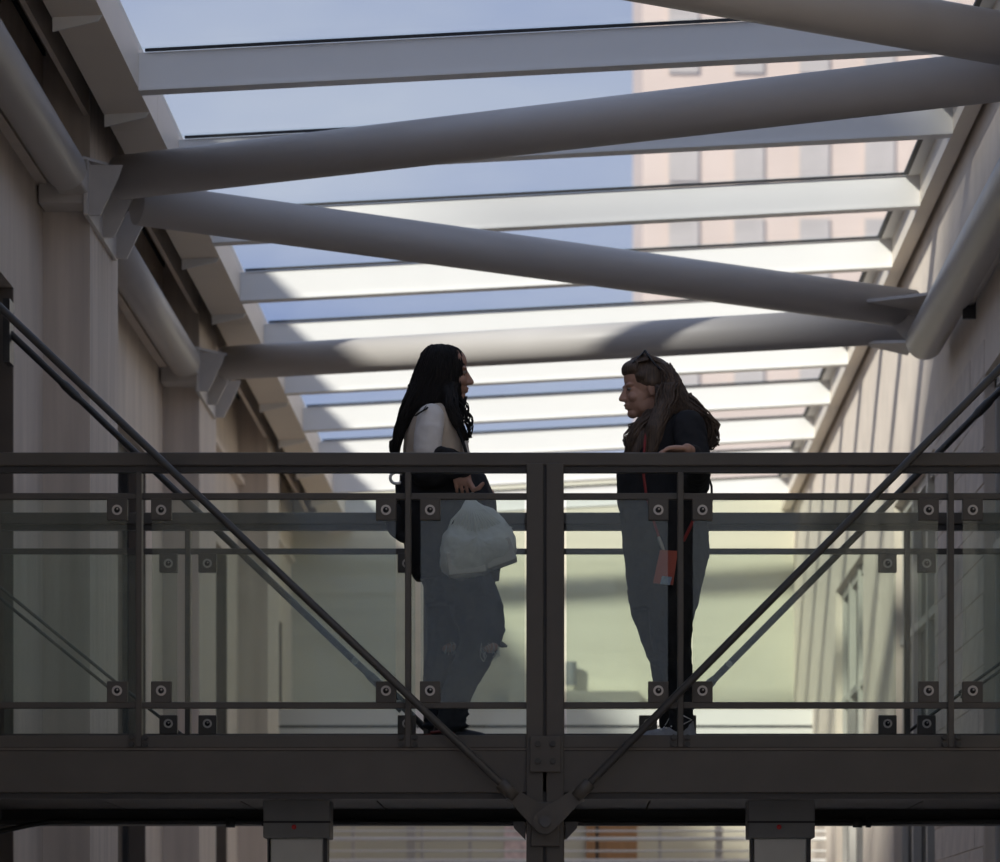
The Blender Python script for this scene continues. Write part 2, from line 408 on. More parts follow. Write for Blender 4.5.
# ================================================================== FOOTBRIDGE
YN, YR = 14.6, 16.47
S = F / YN
def bx_(x): return (x - CX) / S
def bz_(y): return (CY - y) / S
fb = empty('footbridge', (0, 15.5, .70), 'dark grey steel footbridge deck spanning the alley under the two people', 'footbridge')
bxo('deck', XL, XR, YN + .03, YR - .03, .915, .955, 'deck', fb)
for (ya, yb, s) in ((YN - .03, YN + .05, -1), (YR - .05, YR + .03, 1)):
    bxo('edge_channel', XL, XR, ya, yb, bz_(748.6), bz_(735.5), 'bridge_paint', fb, .003)
    yy = ya if s < 0 else yb
    bxo('lip_glint', XL, XR, yy - .004, yy + .004, bz_(750.2), bz_(748.9), 'glint_brown', fb)  # lighter strip painted in as the glint along the lip
bxo('girder', XL, XR, YN - .03, YN + .02, bz_(793), bz_(750.5), 'bridge_paint', fb, .003)
bxo('girder_flange', XL, XR, YN - .015, YN + .16, bz_(799), bz_(793), 'bridge_dark', fb)  # its dark tone carries the shadow below the girder
bxo('girder', XL, XR, YR - .02, YR + .03, .70, bz_(750.5), 'bridge_paint', fb, .004)
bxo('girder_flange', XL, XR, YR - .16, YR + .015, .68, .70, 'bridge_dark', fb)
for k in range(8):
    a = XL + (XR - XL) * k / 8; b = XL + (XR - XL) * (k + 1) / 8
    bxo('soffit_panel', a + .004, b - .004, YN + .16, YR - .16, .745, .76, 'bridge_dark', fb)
# centre king posts: twin channels with a web between, down past the deck
for yc, s in ((YN, -1), (YR, 1)):
    ya, yb = yc - .05, yc + .05
    bxo('king_post', bx_(526.5), bx_(543.3), ya, yb, .30, bz_(465), 'bridge_paint', fb, .003)
    bxo('king_post', bx_(546.3), bx_(563.8), ya, yb, .30, bz_(465), 'bridge_paint', fb, .003)
    bxo('post_web', bx_(543.3), bx_(546.3), yc - .03, yc + .02, .30, bz_(465), 'bridge_dark', fb)
    f = yc + s * .06
    a_, b_ = sorted((f - .012, f + .012))
    bxo('splice_plate', bx_(530), bx_(561), a_, b_, bz_(773), bz_(737), 'bridge_paint', fb, .003)
    bxo('node_plate', bx_(531), bx_(560), a_, b_, bz_(847), bz_(803), 'bridge_paint', fb, .004)
    for u, v in ((538, 762), (553, 762), (538, 745), (553, 745)):
        bm = B(); tube(bm, (bx_(u), f, bz_(v)), (bx_(u), f + s * .03, bz_(v)), .012, 6); obj('bolt', bm, 'bridge_dark', fb)
    for sg in ((-1, 1) if s < 0 else ()):
        xx = bx_(545.5 + sg * 20)
        bm = B(); prism(bm, [(xx, yc, bz_(822)), (xx + sg * .05, yc, bz_(822)), (xx + sg * .045, yc, bz_(828)), (xx, yc, bz_(840))], (0, 1, 0), .08); obj('corner_bracket', bm, 'bridge_dark', fb)
# conduit under the deck
cd = empty('conduit', (0, 16.0, .67), 'black conduit pipe running under the footbridge with couplings', 'pipe')
bm = B(); limb(bm, [P(-60, 840, 16), P(0, 831.5, 16), P(30, 825, 16), P(52, 821.5, 16), P(230, 822, 16), P(560, 823, 16), P(860, 823, 16), P(1080, 819, 16)], .0115, 10); obj('pipe', bm, 'rubber', cd, smooth=True)
for x0, x1 in ((226, 235), (262, 268), (853, 862), (866, 871)):
    bm = B(); tube(bm, P(x0, 822, 16), P(x1, 822.2, 16), .024 if x0 != 262 else .018, 14); obj('coupling', bm, 'rubber', cd, smooth=True)
# ------------------------------------------------------------------ railings
POSTS = [-132, 139.6, 408.2, 680.3, 950.3, 1221]
def railing(yc, out, label):
    e = empty('bridge_railing', (0, yc, .955), label, 'railing')
    bxo('handrail', XL, XR, yc - .035, yc + .035, bz_(467), bz_(453.5), 'bridge_paint', e, .006)
    bxo('handrail_shade', XL, XR, yc - .02, yc + .02, bz_(473), bz_(467), 'bridge_dark', e)  # darker band; the shadow under the handrail is put into its colour
    for ya, yb in ((499.8, 493.4), (708.6, 702.2)):
        bxo('rail', XL, XR, yc - .014, yc + .014, bz_(ya), bz_(yb), 'bridge_paint', e, .003)
    for px in POSTS:
        X = bx_(px)
        if not XL < X < XR: continue
        bxo('post', X - .0115, X + .0115, yc - .0345, yc + .0345, .909, bz_(473), 'bridge_paint', e, .003)
        for sg in (-1, 1):
            for zz in (bz_(738), bz_(745)):
                bm = B(); tube(bm, (X + sg * .027, yc + out * .03, zz), (X + sg * .027, yc + out * .055, zz), .011, 8); obj('bolt', bm, 'bridge_dark', e)
    stops = sorted(POSTS + [545.5])
    for a, b in zip(stops, stops[1:]):
        ga = 12.5 if a != 545.5 else 21; gb = 12.5 if b != 545.5 else 21
        x0, x1 = max(bx_(a + ga), XL + .01), min(bx_(b - gb), XR - .01)
        if x1 - x0 < .05: continue
        bxo('glass_pane', x0, x1, yc - .005, yc + .005, bz_(703), bz_(500), 'rail_glass', e)
    for px in POSTS:
        for sg in (-1, 1):
            X = bx_(px + sg * 22)
            if not XL + .05 < X < XR - .05: continue
            for y0, y1, yb in ((520.5, 499, 510.5), (703, 681.5, 691)):
                w_ = .040
                c = bxo('clamp', X - w_, X + w_, yc - .017, yc + .017, bz_(y0), bz_(y1), 'bridge_paint', e, .003)
                cz = bz_(yb)
                bm = B()
                n_ = 20
                # ring washer
                vo = []
                for rr, dy in ((.020, 0), (.020, .006), (.012, .006), (.012, 0)):
                    vo.append([bm.verts.new((X + rr * math.cos(2 * math.pi * k / n_), yc - .017 - dy, cz + rr * math.sin(2 * math.pi * k / n_))) for k in range(n_)])
                for q in range(4):
                    A_, B_ = vo[q], vo[(q + 1) % 4]
                    for k in range(n_): bm.faces.new((A_[k], A_[(k + 1) % n_], B_[(k + 1) % n_], B_[k]))
                obj('washer', bm, 'steel', c)
                bm = B(); ell(bm, (X, yc - .018, cz), (.012, .010, .012), seg=12); obj('button', bm, 'rubber', c, smooth=True)
                bm = B(); ell(bm, (X + .002, yc - .028, cz + .003), (.004, .002, .004), seg=8); obj('bolt_head', bm, 'steel', c, smooth=True)
    return e
railing(YN, -1, 'near dark steel bridge railing with clamped glass panes in front of the people')
railing(YR, 1, 'rear dark steel bridge railing with clamped glass panes behind the people')
# ------------------------------------------------------------------ tie rods
def tie_rod(yc, side, label):
    X0, Z0 = bx_(545.5), bz_(823)
    if side < 0: a, b = (512, 795), (-66, 245.3)
    else: a, b = (579, 795), (1102, 267)
    A = Vector((bx_(a[0]), yc, bz_(a[1]))); Bp = Vector((bx_(b[0]), yc, bz_(b[1])))
    e = empty('tie_rod', (X0, yc, Z0), label, 'tie rod')
    d = (Bp - A).normalized(); L = (Bp - A).length
    bm = B(); limb(bm, [A - d * .01, Bp], .0155, 16); obj('rod', bm, 'rod', e, smooth=True)
    up = Vector((-d.z, 0, d.x))
    O = Vector((X0, yc - side * .014, Z0)); d2 = (A - O).normalized(); u2 = Vector((-d2.z, 0, d2.x))
    bm = B(); yy = .006 * side
    prism(bm, [O + u2 * .045 - d2 * .02, O + u2 * .045 + d2 * .03, A + u2 * .03 - d2 * .03, A + u2 * .036, A - u2 * .036, A - u2 * .03 - d2 * .03, O - u2 * .045 + d2 * .03, O - u2 * .045 - d2 * .02], (0, 1, 0), .024)
    obj('fork', bm, 'bridge_paint', e)
    bm = B(); tube(bm, A - d * .02, A + d * .06, .026, 16); obj('fork_socket', bm, 'bridge_paint', e, smooth=True)
    bm = B(); bmesh.ops.create_cone(bm, cap_ends=True, segments=28, radius1=.047, radius2=.047, depth=.026, matrix=Matrix.Translation(O) @ Matrix.Rotation(R(90), 4, 'X')); obj('eye', bm, 'bridge_paint', e)
    bm = B(); bmesh.ops.create_cone(bm, cap_ends=True, segments=20, radius1=.022, radius2=.022, depth=.075, matrix=Matrix.Translation(O) @ Matrix.Rotation(R(90), 4, 'X')); obj('pin', bm, 'rod', e)
    for f0, f1 in (((.225, .30), (.86, .90)) if yc > 15.5 else ()):
        bm = B(); limb(bm, [A + d * L * f0, A + d * (L * f0 + .03), A + d * (L * f1 - .03), A + d * L * f1], [.015, .0205, .0205, .015], 16); obj('turnbuckle', bm, 'rod', e, smooth=True)
    if yc > 15.5:
        q = A + d * L * .225
        bm = B(); prism(bm, [q + up * .03, q + up * .03 + d * .1, q - up * .03 + d * .1, q - up * .03], (0, 1, 0), .03); obj('coupling_plate', bm, 'rod', e)
        for u in (0.03, .3):
            bm = B(); p_ = q + d * u; tube(bm, p_ + Vector((0, -.035, 0)), p_ + Vector((0, .02, 0)), .014, 10); obj('bolt', bm, 'steel', e)
    # wall anchor
    s = 1 if side > 0 else -1
    xw = XR if side > 0 else XL
    bxo('anchor_plate', min(xw, xw - s * .03), max(xw, xw - s * .03), yc - .07, yc + .07, Bp.z - .14, Bp.z + .14, 'rod', e)
    return e
tie_rod(YN - .10, -1, 'thick dark tie rod crossing the near railing from upper left to the centre post')
tie_rod(YN - .10, 1, 'thick dark tie rod crossing the near railing from upper right to the centre post')
tie_rod(YR + .10, -1, 'dark tie rod behind the rear railing on the left, with a bolted turnbuckle')
tie_rod(YR + .10, 1, 'dark tie rod behind the rear railing on the right, with a turnbuckle')
for lab, pts in (('pair of thin stay rods low on the left behind the rear railing', [((-20, 571), (118, 684)), ((-20, 582), (108, 687)), ((118, 684), (190, 741))]),
                 ('pair of thin stay rods low on the right behind the rear railing', [((1016, 652), (960, 692)), ((1016, 660), (962, 697)), ((960, 694), (905, 734))])):
    D = YR + .18
    e = empty('stay_rod', P(pts[2][1][0], pts[2][1][1], D), lab, 'stay rod')
    for a, b in pts:
        bm = B(); limb(bm, [P(a[0], a[1], D), P(b[0], b[1], D)], .0075, 8); obj('rod', bm, 'rod', e, smooth=True)
# ------------------------------------------------------------------ lamps under the bridge
for xc, lab in ((296.5, 'grey housing with red dot and pale panel hanging under the bridge, left one'), (781.5, 'grey housing with red dot and pale panel hanging under the bridge, right one')):
    D = 15.1; s = F / D; X = (xc - CX) / s
    zt, zb = (CY - 808) / s, (CY - 838) / s
    e = empty('hanging_light', (X, D, zt), lab, 'light')
    bxo('housing', X - 33.5 / s, X + 33.5 / s, D, D + .22, zb, zt + .035, 'box_grey', e, .006)
    bxo('cover_seam', X - 33.8 / s, X + 33.8 / s, D - .003, D + .02, (CY - 823) / s, (CY - 821) / s, 'gasket', e)
    bxo('panel', X - 27 / s, X + 26 / s, D + .05, D + .17, zb - .45, zb, 'box_pale', e, .004)
    bxo('panel_edge', X + 26 / s, X + 30 / s, D + .04, D + .18, zb - .45, zb, 'frame_dark', e)
    bxo('panel_edge', X - 30 / s, X - 28 / s, D + .04, D + .18, zb - .45, zb, 'frame_dark', e)
    bm = B(); ell(bm, (X - .01, D - .001, (CY - 827) / s), (.010, .004, .010), seg=12); obj('indicator', bm, 'red_dot', e, smooth=True)
# ================================================================== PEOPLE
mat('skin', (.42, .235, .165), .55, var=.06, scale=20)
mat('skin_fair', (.47, .275, .20), .55, var=.06, scale=20)
mat('hair_black', (.011, .009, .008), .65, var=.3, spec=.25, scale=30, stretch=(4, 4, .4))
mat('hair_brown', (.085, .056, .038), .6, var=.5, scale=25, stretch=(5, 5, .4))
mat('blouse', (.74, .70, .66), .8, var=.07, scale=12, bump=.15)
mat('beige_knit', (.64, .54, .43), .85, var=.08, scale=14, bump=.2)
mat('black_cloth', (.010, .010, .012), .85, var=.25, scale=10, bump=.2)
mat('dark_jeans', (.030, .034, .042), .85, var=.3, scale=14, bump=.3)
mat('black_trousers', (.013, .013, .014), .85, var=.25, scale=10, bump=.2)
mat('shoe_black', (.012, .012, .013), .5)
mat('shoe_red', (.16, .03, .025), .5)
mat('shoe_grey', (.28, .29, .32), .6, var=.2, scale=40)
mat('lanyard', (.26, .022, .02), .6)
mat('badge', (.42, .08, .045), .45, var=.1)
mat('badge_mark', (.30, .38, .48), .45, var=.25, scale=50)
mat('lens', (.01, .01, .012), .1)
mat('eye_white', (.25, .22, .20), .3); mat('iris', (.03, .02, .015), .2)
mat('thread', (.45, .44, .40), .9)
def bag_mat():
    m = bpy.data.materials.new('bag_plastic'); m.use_nodes = True; t = m.node_tree; t.nodes.clear()
    o = t.nodes.new('ShaderNodeOutputMaterial'); d = t.nodes.new('ShaderNodeBsdfPrincipled')
    d.inputs['Base Color'].default_value = (.92, .93, .90, 1); d.inputs['Roughness'].default_value = .35
    tl = t.nodes.new('ShaderNodeBsdfTranslucent'); tl.inputs[0].default_value = (.93, .94, .90, 1)
    tr_ = t.nodes.new('ShaderNodeBsdfTransparent'); m1 = t.nodes.new('ShaderNodeMixShader'); m1.inputs[0].default_value = .45
    m2 = t.nodes.new('ShaderNodeMixShader'); m2.inputs[0].default_value = .12
    n = t.nodes.new('ShaderNodeTexNoise'); n.inputs['Scale'].default_value = 30; bu = t.nodes.new('ShaderNodeBump'); bu.inputs['Strength'].default_value = .35; bu.inputs['Distance'].default_value = .01
    t.links.new(n.outputs[0], bu.inputs['Height']); t.links.new(bu.outputs[0], d.inputs['Normal'])
    t.links.new(d.outputs[0], m1.inputs[1]); t.links.new(tl.outputs[0], m1.inputs[2]); t.links.new(m1.outputs[0], m2.inputs[1]); t.links.new(tr_.outputs[0], m2.inputs[2]); t.links.new(m2.outputs[0], o.inputs[0])
    MATS['bag_plastic'] = m
bag_mat()
DZ = .957                                           # walking surface
PD = 15.45                                          # depth the people stand at
def Q(x, y, dy=0): return P(x, y, PD + dy)
def ring(y, xl, xr, hd, dy=0):
    a, b = Q(xl, y, dy), Q(xr, y, dy)
    return ((a + b) / 2, (b.x - a.x) / 2, hd)
def head_prims(bm, o, M, s=1.0):
    """head with eyes at half height; local x forward, y left, z up, origin between the ears at eye level"""
    def T(v): return o + M @ (Vector(v) * s)
    rot = M
    def e(c, r): ell(bm, T(c), tuple(q * s for q in r), rot, 20)
    e((-.010, 0, .028), (.094, .075, .090)); e((.020, 0, .045), (.072, .066, .066))
    e((.034, 0, -.034), (.060, .057, .080)); e((.064, 0, -.098), (.024, .028, .020))
    for q in (-1, 1):
        e((.020, q * .036, -.066), (.042, .020, .036)); e((.080, q * .026, .016), (.014, .026, .009))
        e((.068, q * .036, -.034), (.022, .020, .022)); e((-.004, q * .074, -.008), (.019, .009, .031))
        e((.099, q * .010, -.040), (.011, .008, .008)); e((.058, q * .030, -.002), (.026, .017, .012))
    limb(bm, [T((.084, 0, .012)), T((.098, 0, -.014)), T((.110, 0, -.036))], [.009 * s, .010 * s, .0115 * s], 10)
    e((.088, 0, -.062), (.013, .021, .0060)); e((.085, 0, -.074), (.013, .019, .0066)); e((.076, 0, -.066), (.018, .026, .020))
    limb(bm, [T((-.018, 0, -.05)), T((-.028, 0, -.12)), T((-.050, 0, -.20))], [.056 * s, .053 * s, .066 * s], 18)
def eyes(o, M, parent, s=1.0):
    for q in (-1, 1):
        c = o + M @ (Vector((.078, q * .029, 0)) * s)
        bm = B(); ell(bm, c, (.0125 * s, .0125 * s, .0085 * s), M, 14); eo = obj('eye', bm, 'eye_white', parent, smooth=True)
        bm = B(); ell(bm, c + M @ Vector((.009 * s, 0, 0)), (.0045 * s, .0062 * s, .0062 * s), M, 12); obj('iris', bm, 'iris', eo, smooth=True)
def hand_prims(bm, wv, d, n, side, curl, thumb_open=.8, s=1.0):
    """palm, four jointed fingers of different lengths and a thumb leaving the side of the palm"""
    d = Vector(d).normalized(); n = Vector(n); n = (n - d * n.dot(d)).normalized(); t = Vector(side); t = (t - d * t.dot(d) - n * t.dot(n)).normalized()
    M = Matrix((d, t, n)).transposed()
    ell(bm, wv + d * .048 * s, (.052 * s, .040 * s, .016 * s), M, 16)
    ell(bm, wv + d * .032 * s + t * .022 * s + n * .008 * s, (.030 * s, .018 * s, .015 * s), M, 12)
    for k, (off, L) in enumerate(((.033, .070), (.011, .078), (-.011, .072), (-.032, .056))):
        p = wv + d * (.086 - abs(off - .005) * .25) * s + t * off * s; pts = [p - d * .02 * s, p]; a = R(curl[0]); dirv = d
        for j, (fr, c) in enumerate(zip((.46, .30, .24), curl)):
            ang = sum(R(c_) for c_ in curl[:j + 1])
            dv = d * math.cos(ang) + n * math.sin(ang) + t * off * 1.2
            p = p + dv.normalized() * L * fr * s; pts.append(p)
        limb(bm, pts, [.0088 * s, .0086 * s, .0080 * s, .0075 * s, .0064 * s], 8)
    if thumb_open is None: return
    b = wv + d * .026 * s + t * .030 * s + n * .006 * s
    d1 = (d * .62 + t * thumb_open + n * .25).normalized(); d2 = (d * .9 + t * thumb_open * .4 + n * .3).normalized()
    limb(bm, [b - d1 * .01, b + d1 * .036 * s, b + d1 * .036 * s + d2 * .030 * s], [.0125 * s, .0105 * s, .0080 * s], 8)
def wisps(bm, rings, count, r, rnd, tmin=0, tmax=1, amp=.006, a0=0, a1=2 * math.pi):
    """hair strands following the surface of a stack of horizontal ellipse rings"""
    for _ in range(count):
        th = rnd.uniform(a0, a1); s0 = rnd.uniform(tmin, tmin + (tmax - tmin) * .35); s1 = rnd.uniform(tmax - (tmax - tmin) * .3, tmax)
        ph = rnd.uniform(0, 6.28); pts = []; rr = []
        for k in range(11):
            u = (s0 + (s1 - s0) * k / 10) * (len(rings) - 1); i = min(int(u), len(rings) - 2); f = u - i
            (c0, x0, y0), (c1, x1, y1) = rings[i], rings[i + 1]
            c = c0.lerp(c1, f); rx = x0 + (x1 - x0) * f; ry = y0 + (y1 - y0) * f
            w_ = amp * math.sin(k * 1.3 + ph)
            pts.append(c + Vector(((rx + w_) * math.cos(th + w_ * 4), (ry + w_) * math.sin(th + w_ * 4), 0))); rr.append(r * (1 - .6 * k / 10))
        limb(bm, pts, rr, 5, True)
def lock(bm, pts, r0, r1, rnd, count=8, spread=.02, wave=.008, rs=.007):
    count = int(count * 2.2); rs *= .58
    """a lock of wavy hair: a bundle of tapering strands along a path"""
    pts = [Vector(p) for p in pts]; n = 12
    path = []
    for k in range(n + 1):
        u = k / n * (len(pts) - 1); i = min(int(u), len(pts) - 2); f = u - i; f2 = f * f * (3 - 2 * f)
        path.append(pts[i].lerp(pts[i + 1], f * .5 + f2 * .5))
    for c in range(count):
        a = rnd.uniform(0, 6.28); rad = spread * math.sqrt(rnd.random()); ph = rnd.uniform(0, 6.28)
        q = []; rr = []
        for k, p in enumerate(path):
            f = k / n; wv_ = wave * math.sin(f * 11 + ph)
            q.append(p + Vector((math.cos(a) * rad + wv_, math.sin(a) * rad, wv_ * .3)) * (1 - .45 * f)); rr.append(rs * (1 - .75 * f) + .0012)
        limb(bm, q, rr, 6)
rnd = random.Random(3)
# ------------------------------------------------------------------ left figure: long black hair, white carrier bag
def build_left():
    I3 = Matrix.Identity(3)
    ho = Q(444.8, 373.5, 0)
    bm = B(); head_prims(bm, ho, I3)
    # trunk, arms and legs: one continuous skin under the clothes
    loft(bm, [ring(590, 432, 488, .14), ring(560, 424, 490, .14), ring(520, 418, 480, .12), ring(480, 414, 468, .115), ring(450, 412, 462, .12), ring(425, 412, 456, .13), ring(408, 424, 450, .09)])
    sh = Q(431, 420, -.16); elb = Q(423, 468, -.20); wr = Q(459, 464, -.265)
    limb(bm, [sh, (sh + elb) / 2, elb], [.036, .034, .032]); limb(bm, [elb, (elb + wr) / 2, wr], [.032, .030, .024])
    sh2 = Q(434, 416, .165); el2 = Q(430, 468, .20); wr2 = Q(465, 485, .10)
    limb(bm, [sh2, (sh2 + el2) / 2, el2], [.048, .043, .037]); limb(bm, [el2, (el2 + wr2) / 2, wr2], [.038, .034, .025])
    hand_prims(bm, wr, (.20, -.08, -.97), (0, 1, .1), (.97, 0, .2), (14, 30, 40), None, .92)
    limb(bm, [Q(466, 477, -.265), Q(474, 490, -.285), Q(479, 488, -.30), Q(483, 483.5, -.30)], [.013, .012, .0105, .0080], 10)
    hand_prims(bm, wr2, (.9, -.2, -.1), (0, 0, -1), (0, -1, 0), (25, 25, 20))
    limb(bm, [Q(468, 585, -.09), Q(482, 632, -.10), Q(476, 652, -.10), Q(459, 690, -.09), Q(451, 728, -.08)], [.080, .068, .052, .040, .032])
    limb(bm, [Q(448, 585, .09), Q(446, 630, .10), Q(441, 652, .10), Q(436, 690, .10), Q(439, 728, .10)], [.080, .064, .050, .038, .032])
    base = Vector((Q(450, 700).x, PD, DZ))
    body = organic('person', bm, 'skin', None, .0038, 2, origin=base)
    tag(body, 'person with long black hair and torn jeans, facing right, holding a white bag', 'person')
    eyes(ho, I3, body)
    # blouse with short pale sleeve
    bm = B()
    loft(bm, [ring(500, 405, 478, .15), ring(470, 404, 472, .145), ring(450, 403, 469, .148), ring(435, 404, 467, .155), ring(422, 408, 463, .158), ring(412, 414, 458, .145), ring(405, 425, 452, .09)])
    organic('blouse', bm, 'beige_knit', body, .007, 4, disp=[(.05, .008)])
    bm = B()
    limb(bm, [Q(431, 417, -.155), Q(429, 432, -.180), Q(427, 452, -.192)], [.056, .060, .058], 20)
    limb(bm, [Q(434, 417, .155), Q(432, 432, .180), Q(430, 452, .192)], [.056, .060, .058], 20)
    loft(bm, [ring(420, 418, 452, .15), ring(412, 420, 450, .135), ring(407, 428, 447, .08)])
    organic('sleeves', bm, 'blouse', body, .006, 3, disp=[(.04, .006)])
    bm = B(); limb(bm, [Q(452, 414, -.13), Q(459, 430, -.145), Q(466, 452, -.13)], [.006, .007, .007], 8, flat=2.2); obj('strap', bm, 'black_cloth', body, smooth=True)
    bm = B(); prism(bm, [Q(461, 437, -.10), Q(469, 441, -.07), Q(467, 448, -.07), Q(470, 452, -.07), Q(463, 453, -.10)], (0, 1, 0), .012); obj('collar', bm, 'blouse', body)
    # black jacket draped over the forearm and round the waist
    bm = B()
    loft(bm, [ring(581, 415, 499, .17), ring(570, 410, 500, .178), ring(545, 404, 500, .185), ring(525, 399, 499, .19), ring(500, 397, 496, .195), ring(478, 399, 487, .19), ring(462, 405, 474, .175), ring(452, 412, 464, .16)])
    limb(bm, [Q(424, 472, -.20), Q(436, 474, -.235), Q(450, 470, -.25), Q(461, 469.5, -.262)], [.062, .056, .050, .044], 18)
    limb(bm, [Q(430, 455, -.215), Q(441, 451.5, -.225), Q(452, 455, -.21)], [.022, .024, .022], 14)
    limb(bm, [Q(430, 462, .20), Q(430, 474, .21), Q(452, 484, .15)], [.062, .056, .05], 18)
    organic('jacket', bm, 'black_cloth', body, .008, 4, disp=[(.06, .012), (.02, .004)])
    # jeans
    bm = B()
    loft(bm, [ring(606, 425, 500, .165), ring(590, 424, 495, .17), ring(570, 418, 496, .165), ring(555, 418, 494, .16)])
    limb(bm, [Q(470, 588, -.085), Q(478, 612, -.10), Q(482, 630, -.105), Q(478, 648, -.105), Q(468, 668, -.10), Q(458, 690, -.095), Q(453, 708, -.09), Q(451, 724, -.085)], [.105, .108, .098, .080, .072, .066, .060, .058], 20)
    limb(bm, [Q(450, 588, .085), Q(450, 612, .10), Q(448, 632, .105), Q(443, 650, .105), Q(439, 670, .10), Q(437, 690, .10), Q(439, 708, .10), Q(441, 724, .10)], [.100, .100, .088, .070, .064, .062, .062, .058], 20)
    for k in range(4):                                      # crumpled cuffs
        y = 708 + 6 * k
        ell(bm, Q(452 + (k % 2) * 2.5, y, -.088), (.064, .058, .012)); ell(bm, Q(438 - (k % 2) * 1.5, y, .10), (.062, .056, .012))
    jn = organic('jeans', bm, 'dark_jeans', body, .0065, 3, disp=[(.045, .012), (.015, .004)])
    for (x, y, dy, rx, rz_, th) in ((489, 648, -.155, .040, .022, 18), (449, 648, .03, .030, .018, 12)):
        bm = B(); ell(bm, Q(x, y, dy), (rx, .03, rz_), Matrix.Rotation(R(-12), 3, 'Y'), 16); sk = obj('torn_knee', bm, 'skin', jn, smooth=True)
        bm = B()
        for k in range(th):
            xx = x + rnd.uniform(-.9, 1) * rx * 240; yy = y + rnd.uniform(-6, 4); L = rnd.uniform(2, 11)
            limb(bm, [Q(xx, yy, dy - .03), Q(xx + rnd.uniform(-2, 4), yy + L * .5, dy - .035), Q(xx + rnd.uniform(-3, 3), yy + L, dy - .03)], .0016, 4)
        tag(obj('frayed_threads', bm, 'thread', sk), kind='stuff')
    bm = B(); limb(bm, [Q(496, 642, -.09), Q(503, 645, -.10), Q(506, 646, -.10)], [.016, .012, .006], 10); obj('torn_flap', bm, 'dark_jeans', jn, smooth=True)
    # shoes standing on the deck
    for (x0, dy, m) in ((432, -.085, 'shoe_black'), (426, .10, 'shoe_black')):
        h = Q(x0, 740, dy); X = h.x; Y = h.y
        bm = B()
        limb(bm, [Vector((X + .035, Y, DZ + .042)), Vector((X + .11, Y, DZ + .042)), Vector((X + .20, Y - .004, DZ + .032))], [.042, .042, .032], 14)
        limb(bm, [Vector((X + .045, Y, DZ + .05)), Vector((X + .055, Y, DZ + .11))], [.045, .042], 14)
        box(bm, X - .005, X + .225, Y - .038, Y + .036, DZ + .002, DZ + .028, .008)
        sh_ = organic('shoe', bm, m, body, .006, 2)
        bm = B(); limb(bm, [Vector((X - .002, Y - .035, DZ + .06)), Vector((X + .05, Y - .046, DZ + .065)), Vector((X + .09, Y - .044, DZ + .055))], .006, 8); obj('red_trim', bm, 'shoe_red', sh_, smooth=True)
    # hair
    rg = [ring(344.8, 432, 446, .03), ring(348, 427, 457, .055), ring(354, 422, 462.5, .078), ring(363, 418.5, 464.5, .090), ring(373, 414, 464.8, .096), ring(385, 410, 463.8, .100), ring(396, 406, 462, .104), ring(408, 402, 457, .112), ring(418, 399, 440, .10), ring(430, 397, 418, .075)]
    bm = B(); loft(bm, rg[::-1], 32)
    limb(bm, [Q(446, 382, -.04), Q(449, 396, -.085), Q(452, 410, -.125), Q(457, 424, -.145), Q(461, 434, -.14)], [.035, .036, .030, .022, .010], 12)
    limb(bm, [Q(448, 385, .05), Q(456, 410, .11), Q(462, 434, .13)], [.035, .032, .012], 12)
    limb(bm, [Q(420, 385, -.03), Q(410, 404, -.05), Q(403, 420, -.06), Q(399, 436, -.06), Q(395, 456, -.06)], [.03, .036, .028, .022, .014], 12)
    hm = organic('hair', bm, 'hair_black', body, .006, 4)
    bm = B(); wisps(bm, rg, 330, .0036, rnd, .03, .95, .004)
    lock(bm, [Q(416, 385, -.05), Q(404, 415, -.08), Q(397, 440, -.08), Q(394, 462, -.07)], .02, .01, rnd, 24, .024, .010)
    lock(bm, [Q(450, 384, -.07), Q(452, 406, -.135), Q(459, 424, -.15), Q(465, 440, -.13)], .02, .01, rnd, 24, .022, .010)
    lock(bm, [Q(461, 398, -.05), Q(465, 412, -.08), Q(470, 424, -.09), Q(469, 438, -.08)], .02, .01, rnd, 10, .020, .012, .0032)
    lock(bm, [Q(430, 404, -.16), Q(424, 410, -.215), Q(415, 416, -.22)], .01, .01, rnd, 2, .008, .003, .0018)
    lock(bm, [Q(398, 438, -.06), Q(391, 442, -.07), Q(391, 450, -.07), Q(396, 456, -.06)], .01, .005, rnd, 5, .008, .006, .004)
    obj('hair_strands', bm, 'hair_black', hm, smooth=True)['kind'] = 'stuff'
    # small dark shoulder bag behind the hip, with a metal ring
    p = Q(392, 526, -.05)
    pb = empty('shoulder_bag', Q(392, 545, -.05), 'small dark shoulder bag behind the hip of the person in torn jeans', 'bag')
    bm = B(); ell(bm, Q(397, 520, -.04), (.05, .05, .075)); limb(bm, [Q(390, 525, -.04), Q(396, 532, -.04), Q(404, 537, -.05)], [.022, .026, .028], 12); organic('bag_body', bm, 'black_cloth', pb, .007, 3)
    bm = B(); bmesh.ops.create_cone(bm, segments=8, radius1=.01, radius2=.01, depth=.001); bm.clear()
    prev = []
    limb(bm, [Q(397, 478, -.06) + Vector((.028 * math.cos(a * math.pi / 9), -.004 * math.sin(a), .024 * math.sin(a * math.pi / 9))) for a in range(19)], .0065, 8, False); obj('ring', bm, 'white_paint', pb, smooth=True)
    bm = B(); limb(bm, [Q(397, 484, -.06), Q(398, 505, -.06)], .008, 8); obj('strap', bm, 'black_cloth', pb, smooth=True)
    # white carrier bag in the hand
    D = -.33
    out = [(470, 500), (481, 504), (499, 512), (509, 524), (515, 538), (519.5, 557), (499, 567), (478, 576), (457, 580.5), (448, 577), (440.5, 571), (440, 555), (441, 537), (447, 530), (455, 522), (465, 510)]
    cb = empty('carrier_bag', Q(480, 580, D), 'white translucent plastic carrier bag with boxes inside, hanging from a hand', 'bag')
    bm = B(); c = Vector((0, 0, 0)); N = len(out)
